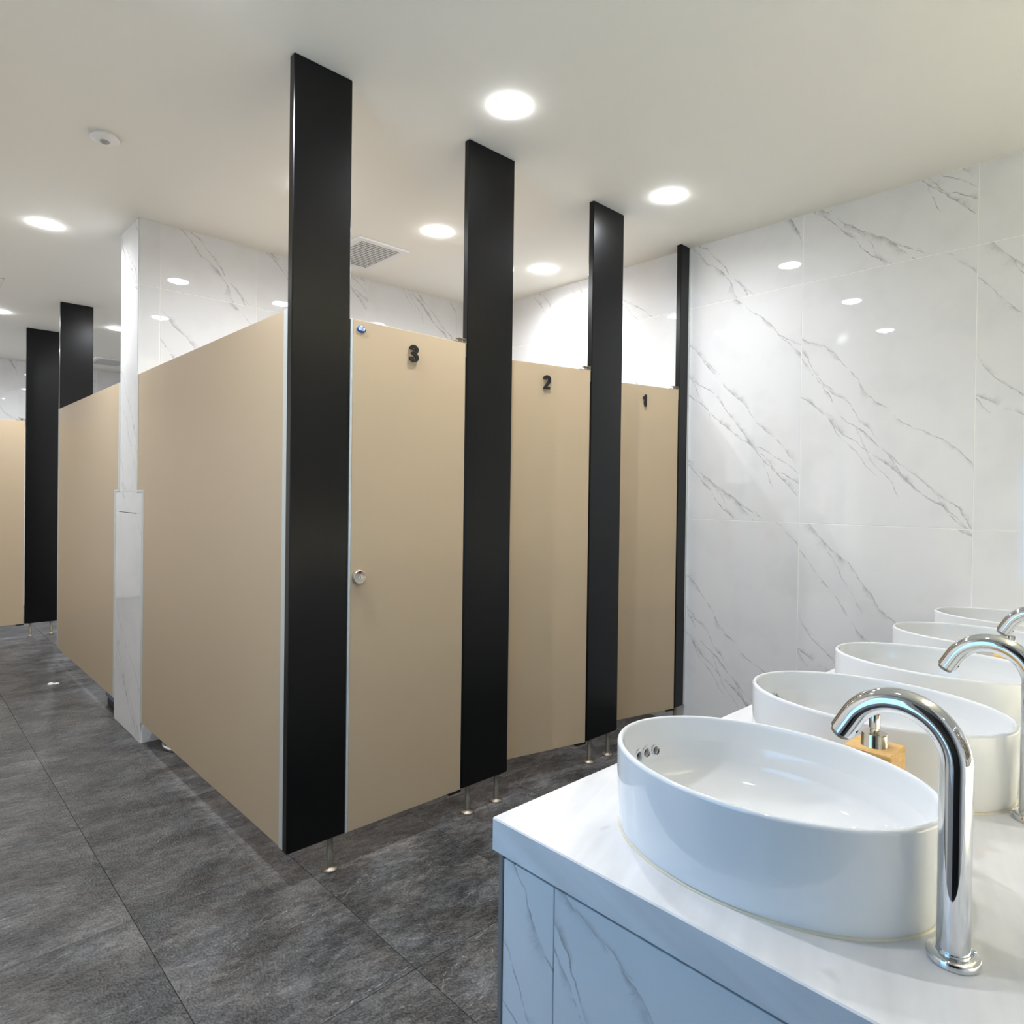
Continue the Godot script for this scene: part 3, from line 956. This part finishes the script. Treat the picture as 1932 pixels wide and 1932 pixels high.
func build_counter() -> void:
	var hc := 0.85
	var c := thing("basin_counter", "white quartz basin counter slab with faint grey streaks", "counter", Vector3(-0.279, 0, 1.40))
	part("slab", box_mesh(Vector3(WX + 0.279 - 0.001, 0.057, 1.318), 0.0022, 1, Rect2(0, 0, 1.0, 0.74)), M.quartz, c, Vector3((WX + 0.278) * 0.5, hc - 0.0285, 0.659))
	var k := thing("vanity_cabinet", "marble clad cabinet under the white basin counter", "cabinet", Vector3(-0.26, 0, 1.41))
	box_rel(k, "body", Vector3(0.010, 0.0, 0.003), Vector3(WX + 0.258, 0.793, 1.305), 0.0, M.cabinet, 2)
	var joints := [0.0, 0.1195, 0.9199, 1.306]
	for i in 3:
		box_rel(k, "tile", Vector3(0.0, 0.012, joints[i] + 0.001), Vector3(0.009, 0.776, joints[i + 1] - 0.001), 0.0007, M.marble[[0, 0, 4][i]], 0, [Rect2(0.30, 0.40, 0.15, 0.6), Rect2(0.0, 0.24, 1.0, 0.6), Rect2(0.2, 0.2, 0.48, 0.6)][i])
	box_rel(k, "grout_backing", Vector3(0.0035, 0.012, 0.002), Vector3(0.0105, 0.775, 1.304), 0.0, M.grout, 0)
	for i in 4:
		box_rel(k, "front_tile", Vector3(0.02 + i * 0.697, 0.012, -0.008), Vector3(0.02 + (i + 1) * 0.697 - 0.002, 0.786, 0.002), 0.0007, M.marble[i % 5], 2, Rect2(0, 0.1, 0.87, 0.6))
	box_rel(k, "corner_trim", Vector3(-0.001, 0.0, -0.012), Vector3(0.014, 0.790, -0.001), 0.0015, M.dark_steel, 0)
	var basin := make_basin()
	var faucet := make_faucet()
	var bx := [-0.040, 0.449, 0.930, 1.415, 1.892]
	var fx := [-0.106, 0.403, 0.897, 1.385, 1.870]
	var bl := ["nearest white oval basin, at the free end of the counter", "second white oval basin from the counter's free end, behind the nearest soap dispenser", "middle white oval basin, behind the second chrome faucet's spout", "fourth white oval basin from the counter's free end", "farthest white oval basin, beside the marble wall"]
	var fl := ["nearest chrome swan-neck faucet, bending over the nearest basin", "second nearest chrome swan-neck faucet, cut by the right picture edge", "third chrome swan-neck faucet, only its spout in view at the right picture edge", "fourth chrome swan-neck faucet along the counter", "farthest chrome swan-neck faucet, by the marble wall"]
	for i in 5:
		var b: Node3D = basin
		var f: Node3D = faucet
		if i > 0:
			b = basin.duplicate()
			b.name = numbered("basin")
			add_child(b)
			f = faucet.duplicate()
			f.name = numbered("faucet")
			add_child(f)
		b.position = Vector3(bx[i], hc, 1.766)
		b.set_meta("label", bl[i])
		f.position = Vector3(fx[i], hc, 2.041)
		f.set_meta("label", fl[i])
	var d := make_dispenser()
	d.position = Vector3(0.181, hc, 1.857)
	d.set_meta("label", "wooden soap dispenser with silver pump between the two nearest basins")
	var d2 := d.duplicate()
	d2.name = numbered("soap_dispenser")
	add_child(d2)
	d2.position = Vector3(1.170, hc, 1.880)
	d2.set_meta("label", "far soap dispenser, only its silver pump showing behind the second faucet")
	# backlit mirror on the wall behind the faucets: warm strips behind its upper and lower edge
	var m := thing("wall_mirror", "long backlit frameless mirror on the wall behind the basins", "mirror", Vector3(1.12, 1.79, 2.72))
	part("glass", box_mesh(Vector3(2.78, 1.66, 0.006), 0.001), M.mirror, m, Vector3(0, 0, -0.073))
	part("backboard", box_mesh(Vector3(2.70, 1.50, 0.069), 0.0), M.plaster, m, Vector3(0, 0, -0.0355))
	for side in 2:
		var sg: float = [1.0, -1.0][side]
		part("led_strip", box_mesh(Vector3(2.66, 0.012, 0.030), 0.002, 1), M.led, m, Vector3(0, sg * 0.757, -0.036))
		var al := AreaLight3D.new()
		al.name = "lamp"
		m.add_child(al, true)
		al.position = Vector3(0, sg * 0.765, -0.036)
		al.rotation_degrees = Vector3(90.0 * sg, 0, 0)
		al.area_size = Vector2(2.66, 0.030)
		al.light_color = Color(1.0, 0.96, 0.82)
		al.light_energy = LED_ENERGY * [1.0, 1.5][side]
		al.area_range = 10.0
		al.shadow_enabled = true

const LED_ENERGY := 0.85

func box_rel(parent: Node3D, called: String, lo: Vector3, hi: Vector3, b: float, m: Material, axis := 2, r := Rect2(0, 0, 1, 1)) -> MeshInstance3D:
	return part(called, box_mesh(hi - lo, b, axis, r), m, parent, (lo + hi) * 0.5)

# ------------------------------------------------------------------ small things on the floor
func build_small() -> void:
	var b := thing("pedal_bin", "round chrome bin whose base shows under the large beige side panel", "bin", Vector3(0.238, 0, -1.690))
	part("body", lathe_mesh([Vector2(0, 0.012), Vector2(0.153, 0.012), Vector2(0.155, 0.02), Vector2(0.155, 0.30), Vector2(0, 0.30)], 48), M.chrome, b)
	part("base_ring", lathe_mesh([Vector2(0, 0), Vector2(0.157, 0), Vector2(0.161, 0.003), Vector2(0.163, 0.010), Vector2(0.161, 0.018), Vector2(0.155, 0.022)], 48), M.chrome, b)
	part("lid", lathe_mesh([Vector2(0.155, 0.30), Vector2(0.157, 0.306), Vector2(0.13, 0.325), Vector2(0.05, 0.336), Vector2(0, 0.338)], 48), M.chrome, b)
	var s := thing("sanitary_bin", "blue grey bin on dark base showing under the far beige panel", "bin", Vector3(0.120, 0, -2.665))
	part("base", box_mesh(Vector3(0.15, 0.05, 0.21), 0.006), M.black_plastic, s, Vector3(0, 0.025, 0))
	part("body", box_mesh(Vector3(0.17, 0.50, 0.23), 0.012), M.bin_blue, s, Vector3(0, 0.30, 0))
	part("lid", box_mesh(Vector3(0.175, 0.03, 0.235), 0.008), M.bin_blue, s, Vector3(0, 0.562, 0))
	var p := thing("white_speck", "tiny white blobs lying on the slate floor of the left passage", "speck", Vector3(-0.13, 0, -3.55))
	var st := begin()
	add_lathe(st, Vector3(-0.012, 0, 0), [Vector2(0.020, 0.001), Vector2(0.019, 0.006), Vector2(0.010, 0.011), Vector2(0, 0.009)], 9, 1.0, 1.3)
	add_lathe(st, Vector3(0.020, 0, 0.014), [Vector2(0.016, 0.001), Vector2(0.014, 0.005), Vector2(0.007, 0.008), Vector2(0, 0.009)], 8, 1.2, 1.0)
	part("blob_pair", st.commit(), M.speck_white, p)  # two small white blobs on the floor

func _ready() -> void:
	# camera
	var cam := Camera3D.new()
	cam.name = "camera"
	add_child(cam)
	cam.projection = Camera3D.PROJECTION_FRUSTUM
	cam.near = 0.05
	cam.far = 60.0
	cam.size = 2.0 * 0.05 * 966.0 / 1253.74
	cam.frustum_offset = Vector2(-23.6, -20.04) / 1253.74 * 0.05
	cam.transform = Transform3D(Basis(Vector3(0.717439, 0.013142, 0.696497), Vector3(-0.004151, 0.999885, -0.014590), Vector3(-0.696609, 0.007576, 0.717411)), Vector3(-1.03421, 1.39952, 2.24729))
	cam.current = true
	# surroundings and exposure
	var we := WorldEnvironment.new()
	we.name = "environment"
	var env := Environment.new()
	env.background_mode = Environment.BG_COLOR
	env.background_color = Color(0.02, 0.02, 0.02)
	env.tonemap_mode = Environment.TONE_MAPPER_LINEAR
	env.tonemap_exposure = 1.5
	env.sdfgi_enabled = true
	env.ssao_enabled = true
	env.ssil_enabled = true
	we.environment = env
	add_child(we)
	# daylight that enters through the frosted window
	var dl := AreaLight3D.new()
	dl.name = "window_daylight"
	add_child(dl)
	dl.position = Vector3(-1.585, 1.20, 1.35)
	dl.rotation_degrees = Vector3(0, -90, 0)
	dl.area_size = Vector2(0.70, 1.20)
	dl.light_color = Color(0.34, 0.75, 1.0)
	dl.light_energy = 0.30
	dl.area_range = 10.0
	dl.shadow_enabled = true
	make_materials()
	build_setting()
	build_cubicles()
	build_counter()
	build_ceiling_fittings()
	build_small()
